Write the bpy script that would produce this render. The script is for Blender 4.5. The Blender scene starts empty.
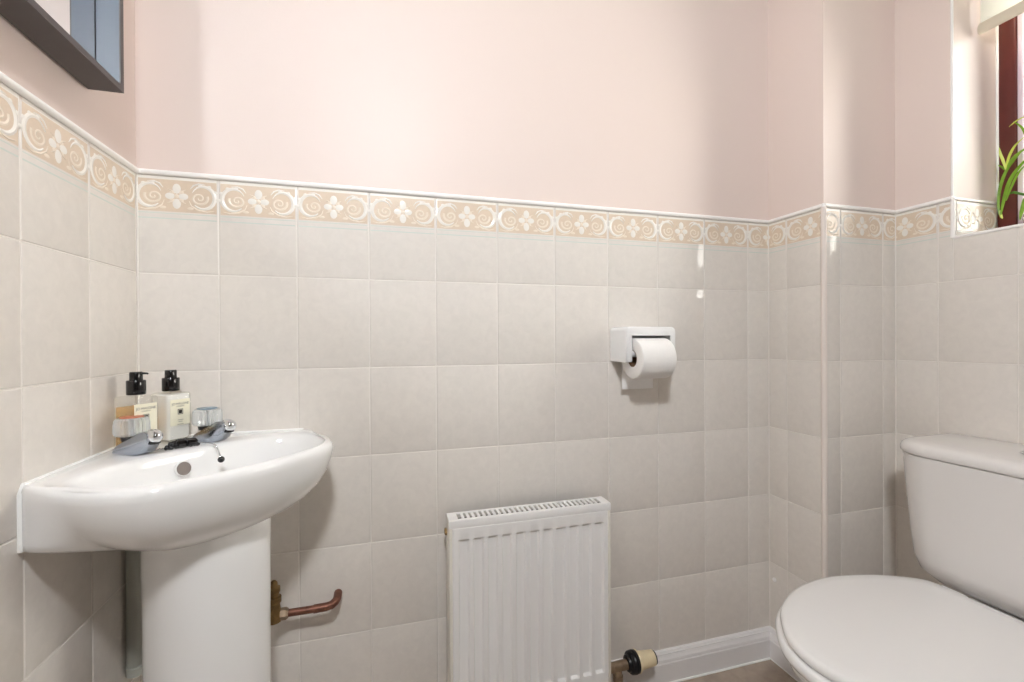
import bpy, bmesh, math, random
from mathutils import Vector, Matrix
random.seed(4)
S = bpy.context.scene
COL = S.collection
PI = math.pi

# ------------------------------------------------------------------ camera, world, light
H = 0.942                      # camera height above the floor
cam_d = bpy.data.cameras.new('camera'); cam = bpy.data.objects.new('camera', cam_d); COL.objects.link(cam)
Fv = Vector((0.27408722, 0.96169919, -0.0032949)); Rv = Vector((0.96168561, -0.2741018, -0.00538391)); Uv = Vector((0.00608084, 0.001693, 0.99998008))
cam.matrix_world = Matrix(((Rv.x, Uv.x, -Fv.x, 0), (Rv.y, Uv.y, -Fv.y, 0), (Rv.z, Uv.z, -Fv.z, H), (0, 0, 0, 1)))
cam_d.sensor_width = 36; cam_d.lens = 453.63 / 1024 * 36; cam_d.clip_start = 0.02
S.camera = cam
S.view_settings.view_transform = 'Standard'; S.view_settings.look = 'None'
S.view_settings.gamma = 1; S.view_settings.use_curve_mapping = False
S.view_settings.exposure = 0.27
S.cycles.use_denoising = True
S.cycles.max_bounces = 10; S.cycles.diffuse_bounces = 6; S.cycles.glossy_bounces = 6
S.cycles.transparent_max_bounces = 12; S.cycles.transmission_bounces = 10
S.cycles.sample_clamp_indirect = 38.0
S.cycles.blur_glossy = 0.0

w = bpy.data.worlds.new('sky'); S.world = w; w.use_nodes = True
w.node_tree.nodes['Background'].inputs[0].default_value = (1.0, 0.975, 0.90, 1)
w.node_tree.nodes['Background'].inputs[1].default_value = 12.0

def lamp(name, loc, aim, energy, col, radius, cone):
    d = bpy.data.lights.new(name, 'SPOT'); d.energy = energy; d.color = col; d.shadow_soft_size = radius
    d.spot_size = math.radians(cone); d.spot_blend = 0.7
    o = bpy.data.objects.new(name, d); COL.objects.link(o); o.location = loc
    o.rotation_euler = (Vector(aim) - Vector(loc)).to_track_quat('-Z', 'Y').to_euler()
    return o
CEIL = 2.36
lamp('ceiling_spotlight', (0.0, -0.30, H + 1.0), (0.52, 1.09, H - 0.36), 57.0, (0.955, 0.98, 1.0), 0.09, 142)

# ------------------------------------------------------------------ materials
def lin(c):
    return tuple(((x / 255) / 12.92 if x / 255 <= 0.04045 else ((x / 255 + 0.055) / 1.055) ** 2.4) for x in c) + (1,)
def mat(name, rgb, rough=0.5, metal=0.0, spec=0.5, coat=0.0, noise=None, bump=None, trans=0.0, ior=1.45, sss=0.0):
    """noise=(scale, amount, detail): mottles the colour; bump=(scale, strength, distance)"""
    m = bpy.data.materials.new(name); m.use_nodes = True
    nt = m.node_tree; b = nt.nodes['Principled BSDF']
    c = lin(rgb)
    b.inputs['Base Color'].default_value = c
    b.inputs['Roughness'].default_value = rough; b.inputs['Metallic'].default_value = metal
    b.inputs['Specular IOR Level'].default_value = spec; b.inputs['IOR'].default_value = ior
    b.inputs['Coat Weight'].default_value = coat; b.inputs['Coat Roughness'].default_value = 0.04
    b.inputs['Transmission Weight'].default_value = trans
    tc = nt.nodes.new('ShaderNodeTexCoord')
    if noise:
        n = nt.nodes.new('ShaderNodeTexNoise'); n.inputs['Scale'].default_value = noise[0]
        n.inputs['Detail'].default_value = noise[2] if len(noise) > 2 else 4
        n.inputs['Distortion'].default_value = 0.6
        nt.links.new(tc.outputs['Object'], n.inputs['Vector'])
        r = nt.nodes.new('ShaderNodeValToRGB')
        k = noise[1]
        r.color_ramp.elements[0].position = 0.3; r.color_ramp.elements[1].position = 0.72
        r.color_ramp.elements[0].color = tuple(max(0, x * (1 - k)) for x in c[:3]) + (1,)
        r.color_ramp.elements[1].color = tuple(min(1, x * (1 + k)) for x in c[:3]) + (1,)
        nt.links.new(n.outputs['Fac'], r.inputs['Fac']); nt.links.new(r.outputs['Color'], b.inputs['Base Color'])
    if bump:
        n = nt.nodes.new('ShaderNodeTexNoise'); n.inputs['Scale'].default_value = bump[0]; n.inputs['Detail'].default_value = 2
        nt.links.new(tc.outputs['Object'], n.inputs['Vector'])
        bp = nt.nodes.new('ShaderNodeBump'); bp.inputs['Strength'].default_value = bump[1]; bp.inputs['Distance'].default_value = bump[2]
        nt.links.new(n.outputs['Fac'], bp.inputs['Height']); nt.links.new(bp.outputs['Normal'], b.inputs['Normal'])
    return m
M = {}
M['paint'] = mat('pink_emulsion', (227, 212, 205), 0.42, spec=0.35, bump=(220, 0.12, 0.0006))
M['ceil'] = mat('white_ceiling_paint', (222, 219, 215), 0.8)
M['tile'] = mat('cream_glazed_tile', (225, 219.5, 213), 0.08, spec=0.5, noise=(60, 0.03, 6), bump=(16, 0.12, 0.004))
M['band'] = mat('border_ground', (218, 201, 181), 0.2, noise=(90, 0.03))
M['motif'] = mat('border_relief_glaze', (236, 232, 225), 0.2)
M['motif2'] = mat('border_relief_glaze_warm', (234, 222, 206), 0.2)
M['line'] = mat('border_green_line', (208, 215, 208), 0.2)
M['grout'] = mat('pale_grout', (230, 225, 219), 0.75)
M['capping'] = mat('white_tile_trim', (246, 244, 242), 0.3)
M['bead'] = mat('cream_corner_trim', (234, 224, 217), 0.3)
M['gloss_white'] = mat('white_gloss_paint', (232, 230, 230), 0.2, bump=(40, 0.08, 0.001))
M['floor'] = mat('brown_vinyl', (166, 152, 139), 0.45, noise=(28, 0.14, 8), bump=(80, 0.1, 0.001))
M['ceramic'] = mat('white_vitreous_china', (236, 236, 236), 0.07, spec=0.55, coat=0.3)
M['seat'] = mat('white_seat_plastic', (238, 237, 236), 0.18)
M['cistern'] = mat('white_cistern_china', (232, 229, 227), 0.12, coat=0.2)
M['rad'] = mat('white_radiator_enamel', (240, 239, 238), 0.28)
M['radside'] = mat('cream_radiator_side', (230, 226, 216), 0.35)
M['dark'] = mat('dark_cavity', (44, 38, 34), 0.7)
M['chrome'] = mat('chrome', (225, 227, 230), 0.06, metal=1.0)
M['tapchrome'] = mat('darkened_tap_chrome', (172, 178, 188), 0.2, metal=1.0)  # chrome toned darker to stand in for dark reflections on the tap bodies
M['shade'] = mat('overflow_shade', (128, 118, 112), 0.45)  # darker tone painted for the shade inside the overflow
M['darkchrome'] = mat('dark_chain_metal', (70, 70, 72), 0.22, metal=0.9)
M['black'] = mat('black_plastic', (18, 16, 17), 0.14, coat=0.3)
M['blackcap'] = mat('black_valve_plastic', (22, 22, 26), 0.3)
M['copper'] = mat('aged_copper', (128, 88, 74), 0.48, metal=0.75, noise=(70, 0.25, 5))
M['brass'] = mat('tarnished_brass', (128, 104, 68), 0.45, metal=0.8, noise=(60, 0.4, 6), bump=(90, 0.4, 0.002))
M['nickel'] = mat('worn_nickel_valve', (158, 140, 120), 0.35, metal=0.85, noise=(60, 0.2, 4))
M['creamcap'] = mat('aged_cream_plastic', (228, 212, 178), 0.35, noise=(50, 0.05))
M['paper'] = mat('soft_white_tissue', (240, 238, 236), 0.95, bump=(160, 0.25, 0.0015))
M['card'] = mat('brown_card_tube', (120, 92, 68), 0.9)
M['frame'] = mat('charcoal_frame', (72, 66, 66), 0.42, noise=(20, 0.06))
M['frame_in'] = mat('blue_grey_frame_lining', (80, 88, 102), 0.4)
M['mirror'] = mat('mirror_silver', (222, 225, 226), 0.0, metal=1.0)
M['window'] = mat('mahogany_upvc', (96, 40, 34), 0.35, noise=(14, 0.12))
M['gasket'] = mat('pale_window_seal', (222, 205, 216), 0.4)
M['blind'] = mat('cream_blind_fabric', (240, 238, 226), 0.85)
M['rail'] = mat('cream_blind_rail', (216, 208, 190), 0.5)
M['leaf'] = mat('bright_green_leaf', (118, 158, 34), 0.4, noise=(30, 0.25, 3))
M['leaf2'] = mat('yellow_green_leaf_tip', (196, 204, 84), 0.4)
M['stem'] = mat('green_stem', (70, 120, 30), 0.4)
M['label'] = mat('cream_paper_label', (240, 236, 214), 0.6)
M['ink'] = mat('black_ink', (36, 32, 30), 0.6)
M['acrylic'] = mat('clear_acrylic', (250, 250, 250), 0.03, trans=1.0, ior=1.45)
M['glass'] = mat('clear_glass', (250, 250, 248), 0.02, trans=1.0, ior=1.4)
M['hall'] = mat('unseen_dark_paint', (120, 114, 108), 0.8)  # kept dark on the unseen walls to cut bounced light
M['lotion'] = mat('white_lotion', (250, 249, 246), 0.25)
M['red'] = mat('red_tap_disc', (190, 108, 80), 0.3)
M['blue'] = mat('blue_tap_disc', (104, 128, 146), 0.3)
M['pipe'] = mat('grey_plastic_pipe', (176, 178, 170), 0.4)
M['seal'] = mat('white_sealant', (240, 240, 238), 0.35)
M['soil'] = mat('dark_soil', (58, 44, 34), 0.9)
M['door'] = mat('white_door_paint', (236, 233, 228), 0.35)
def pane_mat():
    m = bpy.data.materials.new('window_pane_glass'); m.use_nodes = True; nt = m.node_tree
    nt.nodes.remove(nt.nodes['Principled BSDF'])
    t = nt.nodes.new('ShaderNodeBsdfTransparent'); g = nt.nodes.new('ShaderNodeBsdfGlossy'); g.inputs['Roughness'].default_value = 0.02
    f = nt.nodes.new('ShaderNodeFresnel'); f.inputs['IOR'].default_value = 1.45; mx = nt.nodes.new('ShaderNodeMixShader')
    nt.links.new(f.outputs[0], mx.inputs[0]); nt.links.new(t.outputs[0], mx.inputs[1]); nt.links.new(g.outputs[0], mx.inputs[2])
    nt.links.new(mx.outputs[0], nt.nodes['Material Output'].inputs['Surface'])
    return m
M['pane'] = pane_mat()
def see_through(name, tint, body, fac):
    m = bpy.data.materials.new(name); m.use_nodes = True; nt = m.node_tree; b = nt.nodes['Principled BSDF']
    b.inputs['Base Color'].default_value = lin(body); b.inputs['Roughness'].default_value = 0.08
    t = nt.nodes.new('ShaderNodeBsdfTransparent'); t.inputs[0].default_value = lin(tint); mx = nt.nodes.new('ShaderNodeMixShader'); mx.inputs[0].default_value = fac
    nt.links.new(t.outputs[0], mx.inputs[1]); nt.links.new(b.outputs[0], mx.inputs[2]); nt.links.new(mx.outputs[0], nt.nodes['Material Output'].inputs['Surface'])
    return m
M['amber'] = see_through('pale_amber_soap', (250, 232, 198), (238, 205, 150), 0.28)
M['clear'] = see_through('clear_bottle_glass', (252, 252, 250), (244, 244, 240), 0.07)
M['acrylic2'] = see_through('clear_acrylic_ribs', (248, 250, 250), (236, 238, 238), 0.38)
def cloth(name, col, tr):
    m = bpy.data.materials.new(name); m.use_nodes = True; nt = m.node_tree; b = nt.nodes['Principled BSDF']
    b.inputs['Base Color'].default_value = lin(col); b.inputs['Roughness'].default_value = 0.9
    t = nt.nodes.new('ShaderNodeBsdfTranslucent'); t.inputs[0].default_value = lin(col); mx = nt.nodes.new('ShaderNodeMixShader'); mx.inputs[0].default_value = tr
    nt.links.new(b.outputs[0], mx.inputs[1]); nt.links.new(t.outputs[0], mx.inputs[2]); nt.links.new(mx.outputs[0], nt.nodes['Material Output'].inputs['Surface'])
    return m
M['blind'] = cloth('cream_blind_cloth', (240, 240, 232), 0.4)

# ------------------------------------------------------------------ helpers
def obj(name, bm, mats, parent=None, smooth=True, angle=40):
    me = bpy.data.meshes.new(name); 
    if smooth:
        bm.normal_update()
        for f in bm.faces: f.smooth = True
        for e in bm.edges:
            if len(e.link_faces) == 2 and e.calc_face_angle(0) > math.radians(angle): e.smooth = False
    bm.to_mesh(me); bm.free()
    o = bpy.data.objects.new(name, me); COL.objects.link(o)
    for m in (mats if isinstance(mats, (list, tuple)) else [mats]): me.materials.append(M[m])
    if parent: o.parent = parent; o.matrix_parent_inverse = Matrix.Translation(-parent.location)
    return o
def tag(o, label, cat, group=None):
    o['label'] = label; o['category'] = cat
    if group: o['group'] = group
    return o
def empty(name, loc, label, cat, group=None):
    o = bpy.data.objects.new(name, None); COL.objects.link(o); o.location = loc; o.empty_display_size = 0.03
    return tag(o, label, cat, group)
def struct(o): o['kind'] = 'structure'; return o
def box(bm, lo, hi, bevel=0.0, seg=2, mi=0, mtx=None):
    vs = [bm.verts.new((x, y, z)) for x in (lo[0], hi[0]) for y in (lo[1], hi[1]) for z in (lo[2], hi[2])]
    idx = [(0, 1, 3, 2), (4, 6, 7, 5), (0, 4, 5, 1), (2, 3, 7, 6), (0, 2, 6, 4), (1, 5, 7, 3)]
    fs = [bm.faces.new([vs[i] for i in q]) for q in idx]
    for f in fs: f.material_index = mi
    if bevel:
        es = list({e for f in fs for e in f.edges})
        r = bmesh.ops.bevel(bm, geom=es, offset=bevel, segments=seg, affect='EDGES', profile=0.5)
        allv = {v for f in r['faces'] for v in f.verts} | {v for v in vs if v.is_valid}
        for f in r['faces']: f.material_index = mi
    else: allv = set(vs)
    if mtx: bmesh.ops.transform(bm, matrix=mtx, verts=list(allv))
    return allv
def loft(bm, rings, cap0=True, cap1=True, mi=0, closed=True):
    R = [[bm.verts.new(p) for p in r] for r in rings]
    n = len(R[0])
    for a, b in zip(R, R[1:]):
        for i in range(n if closed else n - 1):
            j = (i + 1) % n
            f = bm.faces.new((a[i], a[j], b[j], b[i])); f.material_index = mi
    if cap0: f = bm.faces.new(R[0][::-1]); f.material_index = mi
    if cap1: f = bm.faces.new(R[-1]); f.material_index = mi
    return R
def frame_of(d):
    d = Vector(d).normalized(); up = Vector((0, 0, 1)) if abs(d.z) < 0.95 else Vector((1, 0, 0))
    u = d.cross(up).normalized(); return u, d.cross(u).normalized()
def tube(bm, pts, rad, n=16, cap=True, mi=0):
    pts = [Vector(p) for p in pts]; rs = rad if isinstance(rad, (list, tuple)) else [rad] * len(pts)
    rings = []; u = None
    for i, p in enumerate(pts):
        d = (pts[min(i + 1, len(pts) - 1)] - pts[max(i - 1, 0)]).normalized()
        if u is None: u, v = frame_of(d)
        else:
            u = (u - d * u.dot(d)).normalized(); v = d.cross(u)
        rings.append([p + (u * math.cos(2 * PI * k / n) + v * math.sin(2 * PI * k / n)) * rs[i] for k in range(n)])
    loft(bm, rings, cap, cap, mi)
def lathe(bm, c, axis, prof, n=32, mi=0, caps=True):
    """prof: (distance along axis, radius)"""
    c = Vector(c); a = Vector(axis).normalized(); u, v = frame_of(a)
    loft(bm, [[c + a * t + (u * math.cos(2 * PI * k / n) + v * math.sin(2 * PI * k / n)) * max(r, 1e-5) for k in range(n)] for t, r in prof], caps, caps, mi)
def spline(pts, m=10):
    P = [Vector(p) for p in pts]; out = []
    Q = [2 * P[0] - P[1]] + P + [2 * P[-1] - P[-2]]
    for i in range(1, len(Q) - 2):
        for k in range(m):
            t = k / m; a, b, c, d = Q[i - 1:i + 3]
            out.append(0.5 * ((2 * b) + (c - a) * t + (2 * a - 5 * b + 4 * c - d) * t * t + (3 * b - a - 3 * c + d) * t ** 3))
    out.append(P[-1]); return out
def fix(bm): bmesh.ops.recalc_face_normals(bm, faces=bm.faces[:])

# ------------------------------------------------------------------ room measures
PX, PZ = 0.1515, 0.2015
XL, D, XR, X2, BY = -0.4766, 1.0913, 1.1074, 1.3627, 0.9147      # left wall, back wall, boxing side, right wall, boxing front
YF = -0.50                                                      # wall behind the camera
ZR = [H + 0.1395 - k * PZ for k in range(-1, 6)]                # 1.283 (tile top), grout rows down
ZTOP = ZR[0]; SK = 0.083
SILL = H + 0.247; WY0, WY1 = 0.22, 0.783                       # window reveal along y
WZ1 = H + 1.16                                                  # window head
REV = 1.526                                                     # x of the window frame's face

# ------------------------------------------------------------------ tiling
def ribbon(bm, T, pts, wid, h, mi):
    """a slightly raised ribbon following (u,v) points; T maps (u,v,height) to the room"""
    n = len(pts); L = []; Rr = []; C = []
    for i, (x, y) in enumerate(pts):
        x0, y0 = pts[max(i - 1, 0)]; x1, y1 = pts[min(i + 1, n - 1)]
        dx, dy = x1 - x0, y1 - y0; l = math.hypot(dx, dy) or 1
        ww = (wid[i] if isinstance(wid, list) else wid) / 2
        nx, ny = -dy / l * ww, dx / l * ww
        L.append(bm.verts.new(T(x + nx, y + ny, 0.0))); Rr.append(bm.verts.new(T(x - nx, y - ny, 0.0))); C.append(bm.verts.new(T(x, y, h)))
    for i in range(n - 1):
        for A, B in ((L, C), (C, Rr)):
            f = bm.faces.new((A[i], A[i + 1], B[i + 1], B[i])); f.material_index = mi
def petal(bm, T, cx, cy, rx, ry, h, mi):
    c = bm.verts.new(T(cx, cy, h)); ring = [bm.verts.new(T(cx + rx * math.cos(a * PI / 6), cy + ry * math.sin(a * PI / 6), 0)) for a in range(12)]
    for i in range(12):
        f = bm.faces.new((c, ring[i], ring[(i + 1) % 12])); f.material_index = mi
def motif(bm, T):
    """one border tile's scrolls and flower; u 0..PX, v is height above the band's lower edge (0..0.065)"""
    m = PX / 2
    for s in (-1, 1):
        X = lambda u: m + s * u
        # scroll: a curl that opens out into a long leaf over the top
        sp = []
        for k in range(30):
            a = k / 29 * 3.3 * PI; r = 0.0010 + 0.0135 * (k / 29)
            sp.append((X(0.0405 + r * 1.12 * math.cos(a + 2.6)), 0.0305 + r * math.sin(a + 2.6)))
        ribbon(bm, T, sp, [0.0026 + 0.0028 * k / 29 for k in range(30)], 0.0007, 2)
        arc = []
        for k in range(18):
            a = -0.75 * PI + k / 17 * 1.62 * PI
            arc.append((X(0.0475 + 0.0215 * math.cos(a * s * s)), 0.0325 + 0.0235 * math.sin(a)))
        ribbon(bm, T, arc, [0.001 + 0.0074 * math.sin(PI * min(1, (k + 1) / 18)) for k in range(18)], 0.001, 1)
        for k in range(4):   # small leaf lobes along the outer edge
            a = -0.1 + k * 0.62
            petal(bm, T, X(0.0475 + 0.0262 * math.cos(a)), 0.0325 + 0.0255 * math.sin(a), 0.0042, 0.0032, 0.0008, 1)
        petal(bm, T, X(0.0120), 0.0325, 0.0088, 0.0068, 0.0010, 1)
        for q in (-1, 1): petal(bm, T, X(0.0085), 0.0325 + q * 0.0085, 0.0042, 0.0042, 0.0007, 2)
        ribbon(bm, T, [(X(0.068), 0.006), (X(0.055), 0.003), (X(0.038), 0.006), (X(0.026), 0.014), (X(0.022), 0.024)], [0.001, 0.003, 0.004, 0.003, 0.001], 0.0007, 2)
        ribbon(bm, T, [(X(0.052), 0.060), (X(0.040), 0.061), (X(0.030), 0.057), (X(0.024), 0.049)], [0.001, 0.003, 0.0035, 0.001], 0.0007, 1)
        petal(bm, T, X(0.0245), 0.0085, 0.006, 0.003, 0.0008, 2)
        petal(bm, T, m, 0.0325 + s * 0.0155, 0.0076, 0.0105, 0.0010, 1)
        for q in (-1, 1):
            ribbon(bm, T, [(X(0.004), 0.0325 + q * 0.005), (X(0.009), 0.0325 + q * 0.011), (X(0.0165), 0.0325 + q * 0.0145)], [0.001, 0.003, 0.001], 0.0008, 2)
    petal(bm, T, m, 0.0325, 0.0045, 0.0045, 0.0016, 2)

def tiled(name, P, udir, ndir, u0, u1, phase, zlo, zhi=ZTOP, hole=None, parent=None, band=True):
    """tiles on a wall: P the point u=0,z=0 on the glaze plane; grout lines at u = phase + k*PX; hole=(ua,ub,za) leaves the window free"""
    P = Vector(P); ud = Vector(udir); nd = Vector(ndir)
    T3 = lambda u, z, h: P + ud * u + nd * h + Vector((0, 0, z))
    bm = bmesh.new()
    k0 = math.floor((u0 - phase) / PX - 1e-4); us = []
    k = k0
    while phase + k * PX < u1 - 1e-4: us.append((phase + k * PX, phase + (k + 1) * PX)); k += 1
    g, dp = 0.0009, 0.0023
    flip = ud.cross(Vector((0, 0, 1))).dot(nd) < 0
    def tile(a, b, c, d):
        if b - a < 0.006 or d - c < 0.006: return
        rings = []
        for ins, h in ((0, -dp), (0.0002, -dp * 0.6), (0.0011, -0.0004), (0.0025, 0.0)):
            rings.append([bm.verts.new(T3(x, z, h)) for x, z in ((a + g + ins, c + g + ins), (b - g - ins, c + g + ins), (b - g - ins, d - g - ins), (a + g + ins, d - g - ins))])
        for r, q in zip(rings, rings[1:]):
            for i in range(4):
                j = (i + 1) % 4; f = bm.faces.new((r[i], r[j], q[j], q[i]))
        bm.faces.new(rings[-1])
    for a, b in us:
        ca, cb = max(a, u0), min(b, u1)
        for zt, zb in zip(ZR, ZR[1:] + [0]):
            ct, cbz = min(zt, zhi), max(zb, zlo)
            if ct <= cbz: continue
            if hole and cb > hole[0] and ca < hole[1] and ct > hole[2]:
                if ca < hole[0]: tile(ca, hole[0], cbz, ct)
                if cb > hole[1]: tile(hole[1], cb, cbz, ct)
                tile(max(ca, hole[0]), min(cb, hole[1]), cbz, hole[2])
            else: tile(ca, cb, cbz, ct)
    # grout bed
    def quad(ua, ub, za, zb, h, mi):
        f = bm.faces.new([bm.verts.new(T3(x, z, h)) for x, z in ((ua, za), (ub, za), (ub, zb), (ua, zb))]); f.material_index = mi
    if hole:
        quad(u0, u1, zlo, hole[2], -0.0014, 3)
        if hole[0] > u0: quad(u0, hole[0], hole[2], zhi, -0.0014, 3)
        if hole[1] < u1: quad(hole[1], u1, hole[2], zhi, -0.0014, 3)
    else: quad(u0, u1, zlo, zhi, -0.0014, 3)
    # printed and embossed border on the top course
    if band and zhi >= ZTOP - 0.001:
        vb = H + 0.267
        bb = bmesh.new()
        for a, b in us:
            T = lambda u, v, h: T3(a + u, vb + v, 0.0003 + h)
            def bq(x0, x1, v0, v1, mi, h=0.0):
                f = bb.faces.new([bb.verts.new(T(x, v, h)) for x, v in ((x0, v0), (x1, v0), (x1, v1), (x0, v1))]); f.material_index = mi
            bq(0.0035, PX - 0.0035, 0, 0.0655, 0, -0.00012)
            bq(0.0035, PX - 0.0035, 0.0655, 0.0715, 1, -0.00012)
            bq(0.0035, PX - 0.0035, -0.0155, -0.0130, 3, -0.0001)
            bq(0.0035, PX - 0.0035, -0.0045, -0.0030, 3, -0.0001)
            motif(bb, lambda u, v, h: T(u, v, h))
        spans = [(u0, u1)] if not hole else [(u0, hole[0]), (hole[1], u1)]
        for sa, sb in spans:
            if sb - sa < 0.01: continue
            cc = bb.copy()
            for co, no in ((T3(sa + 0.002, 0, 0), -ud), (T3(sb - 0.002, 0, 0), ud)):
                bmesh.ops.bisect_plane(cc, geom=cc.verts[:] + cc.edges[:] + cc.faces[:], plane_co=co, plane_no=no, clear_outer=True)
            tmp = bpy.data.meshes.new('t'); cc.to_mesh(tmp); cc.free()
            nf = len(bm.faces); bm.from_mesh(tmp); bpy.data.meshes.remove(tmp)
            bm.faces.ensure_lookup_table()
            for f in bm.faces[nf:]: f.material_index = {0: 1, 1: 2, 2: 4, 3: 5}[f.material_index]
        bb.free()
    if flip: bmesh.ops.reverse_faces(bm, faces=bm.faces[:])
    o = obj('wall_tiles', bm, ['tile', 'band', 'motif', 'grout', 'motif2', 'line'], parent, angle=25)
    return o
def capping(bm, pts, z, r=0.0042, out=0.004):
    """white bead on top of the tiles, along points"""
    tube(bm, [(x, y, z + r * 0.6) for x, y in pts], r, 10)

def wall(name, boxes, mats='paint'):
    bm = bmesh.new()
    for lo, hi in boxes: box(bm, lo, hi)
    return struct(obj(name, bm, mats, smooth=False))
E_ = 0.0025   # plaster sits this far behind the glaze
wl = wall('wall_left', [((XL - 0.1, YF, 0), (XL - E_, D + 0.1, CEIL))])
wb = wall('wall_back', [((XL - E_, D + E_, 0), (X2 + 0.1, D + 0.1, CEIL))])
wx = wall('wall_boxing', [((XR + E_, BY + E_, 0), (X2 + 0.1, D + E_, CEIL))])
WT = 0.30
wr = wall('wall_right', [((X2 + E_, YF, 0), (X2 + WT, BY + E_, SILL - 0.004)), ((X2 + E_, YF, WZ1), (X2 + WT, BY + E_, CEIL)),
                          ((X2 + E_, WY1 + E_, SILL - 0.004), (X2 + WT, BY + E_, WZ1)), ((X2 + E_, YF, SILL - 0.004), (X2 + WT, WY0 - E_, WZ1))])
DX0, DX1 = -0.38, 0.42; HY = -2.6           # unseen doorway and dark hallway added behind the camera to absorb bounced light
wf = wall('wall_front', [((XL - 0.1, YF - 0.1, 0), (DX0, YF, CEIL)), ((DX1, YF - 0.1, 0), (X2 + WT, YF, CEIL)), ((DX0, YF - 0.1, 2.04), (DX1, YF, CEIL))], 'hall')
wall('wall_unseen_hall', [((-1.3, HY - 0.1, 0), (2.2, HY, CEIL)), ((-1.4, HY, 0), (-1.3, YF - 0.1, CEIL)), ((2.2, HY, 0), (2.3, YF - 0.1, CEIL)), ((-1.3, YF - 0.1, 0), (XL - 0.1, YF - 0.02, CEIL)), ((X2 + WT, YF - 0.1, 0), (2.2, YF - 0.02, CEIL))], 'hall')
wall('floor', [((-1.4, HY - 0.1, -0.1), (2.3, D + 0.1, 0))], 'floor')
wall('ceiling', [((-1.4, HY - 0.1, CEIL), (2.3, D + 0.1, CEIL + 0.1))], 'ceil')

x0 = -0.3315                                     # first grout line measured on the back wall
tiled('t', (0, D, 0), (1, 0, 0), (0, -1, 0), XL, XR, x0, SK - 0.01, parent=wb)
tiled('t', (XL, 0, 0), (0, 1, 0), (1, 0, 0), YF, D, 0.9351, SK - 0.01, parent=wl)
tiled('t', (XR, 0, 0), (0, 1, 0), (-1, 0, 0), BY, D, 1.029, SK - 0.01, parent=wx)
tiled('t', (0, BY, 0), (1, 0, 0), (0, -1, 0), XR, X2, 1.164, SK - 0.01, parent=wx)
tiled('t', (X2, 0, 0), (0, 1, 0), (-1, 0, 0), YF, BY, 0.815, SK - 0.01, parent=wr, hole=(WY0, WY1, SILL))
# far reveal of the window and the tiled sill
tiled('t', (0, WY1, 0), (1, 0, 0), (0, -1, 0), X2, REV, X2 + 0.012, SILL, parent=wr)
def bmnew(): return bmesh.new()
bm = bmnew(); box(bm, (X2 + 0.001, WY0, SILL - 0.004), (REV, WY1, SILL)); struct(obj('trim_1', bm, 'tile', smooth=False))
# white capping bead over the border, cream beads on outer corners
bm = bmnew()
zc = ZTOP + 0.001
tube(bm, [(XL + 0.001, YF, zc + 0.003), (XL + 0.001, D - 0.001, zc + 0.003)], 0.0058, 12)
tube(bm, [(XL, D - 0.001, zc + 0.003), (XR, D - 0.001, zc + 0.003)], 0.0058, 12)
tube(bm, [(XR - 0.001, D, zc + 0.003), (XR - 0.001, BY - 0.001, zc + 0.003)], 0.0058, 12)
tube(bm, [(XR - 0.001, BY - 0.001, zc + 0.003), (X2, BY - 0.001, zc + 0.003)], 0.0058, 12)
tube(bm, [(X2 - 0.001, BY, zc + 0.003), (X2 - 0.001, WY1, zc + 0.003)], 0.0058, 12)
tube(bm, [(X2 - 0.001, WY0, zc + 0.003), (X2 - 0.001, YF, zc + 0.003)], 0.0058, 12)
tube(bm, [(X2, WY1 - 0.001, zc + 0.002), (REV, WY1 - 0.001, zc + 0.002)], 0.0040, 10)
struct(obj('trim_2', bm, 'capping'))
bm = bmnew()
tube(bm, [(XR + 0.001, BY + 0.001, SK), (XR + 0.001, BY + 0.001, ZTOP)], 0.0070, 14)
struct(obj('trim_3', bm, 'bead'))
bm = bmnew()
tube(bm, [(X2 + 0.001, WY1 + 0.001, SILL), (X2 + 0.001, WY1 + 0.001, ZTOP)], 0.0045, 12)
tube(bm, [(X2 + 0.001, WY0, SILL + 0.0), (X2 + 0.001, WY1, SILL + 0.0)], 0.0042, 12)
struct(obj('trim_4', bm, 'capping'))
bm = bmnew(); tube(bm, [(X2 + 0.0035, WY1 + 0.0035, ZTOP), (X2 + 0.0035, WY1 + 0.0035, WZ1)], 0.003, 10); struct(obj('trim_5', bm, 'capping'))

# skirting with an ogee top
def skirting(name, a, b, n, m0=0.0, m1=0.0):
    """a,b along the wall foot; n points into the room; m0/m1 mitre at the ends (+ shortens with depth)"""
    a = Vector(a + (0,)); b = Vector(b + (0,)); n = Vector(n + (0,)); d = (b - a).normalized()
    prof = [(0, 0), (0.018, 0), (0.018, SK - 0.029), (0.0165, SK - 0.026), (0.0165, SK - 0.024), (0.0155, SK - 0.019), (0.0125, SK - 0.0135), (0.0105, SK - 0.0085), (0.0105, SK - 0.0065), (0.0085, SK - 0.0055), (0.006, SK - 0.0015), (0.003, SK), (0, SK)]
    bm = bmnew()
    loft(bm, [[a + d * (p * m0) + n * p + Vector((0, 0, z)) for p, z in prof], [b - d * (p * m1) + n * p + Vector((0, 0, z)) for p, z in prof]])
    fix(bm); 
    return struct(obj(name, bm, 'gloss_white', smooth=False))
skirting('baseboard_back', (XL, D), (XR, D), (0, -1), 1, 1)
skirting('baseboard_left', (XL, YF), (XL, D), (1, 0), 0, 1)
skirting('baseboard_boxing', (XR, D), (XR, BY), (-1, 0), 1, -1)
skirting('baseboard_boxing_front', (XR, BY), (X2, BY), (0, -1), -1, 1)
skirting('baseboard_right', (X2, BY), (X2, YF), (-1, 0), 1, 0)
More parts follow.
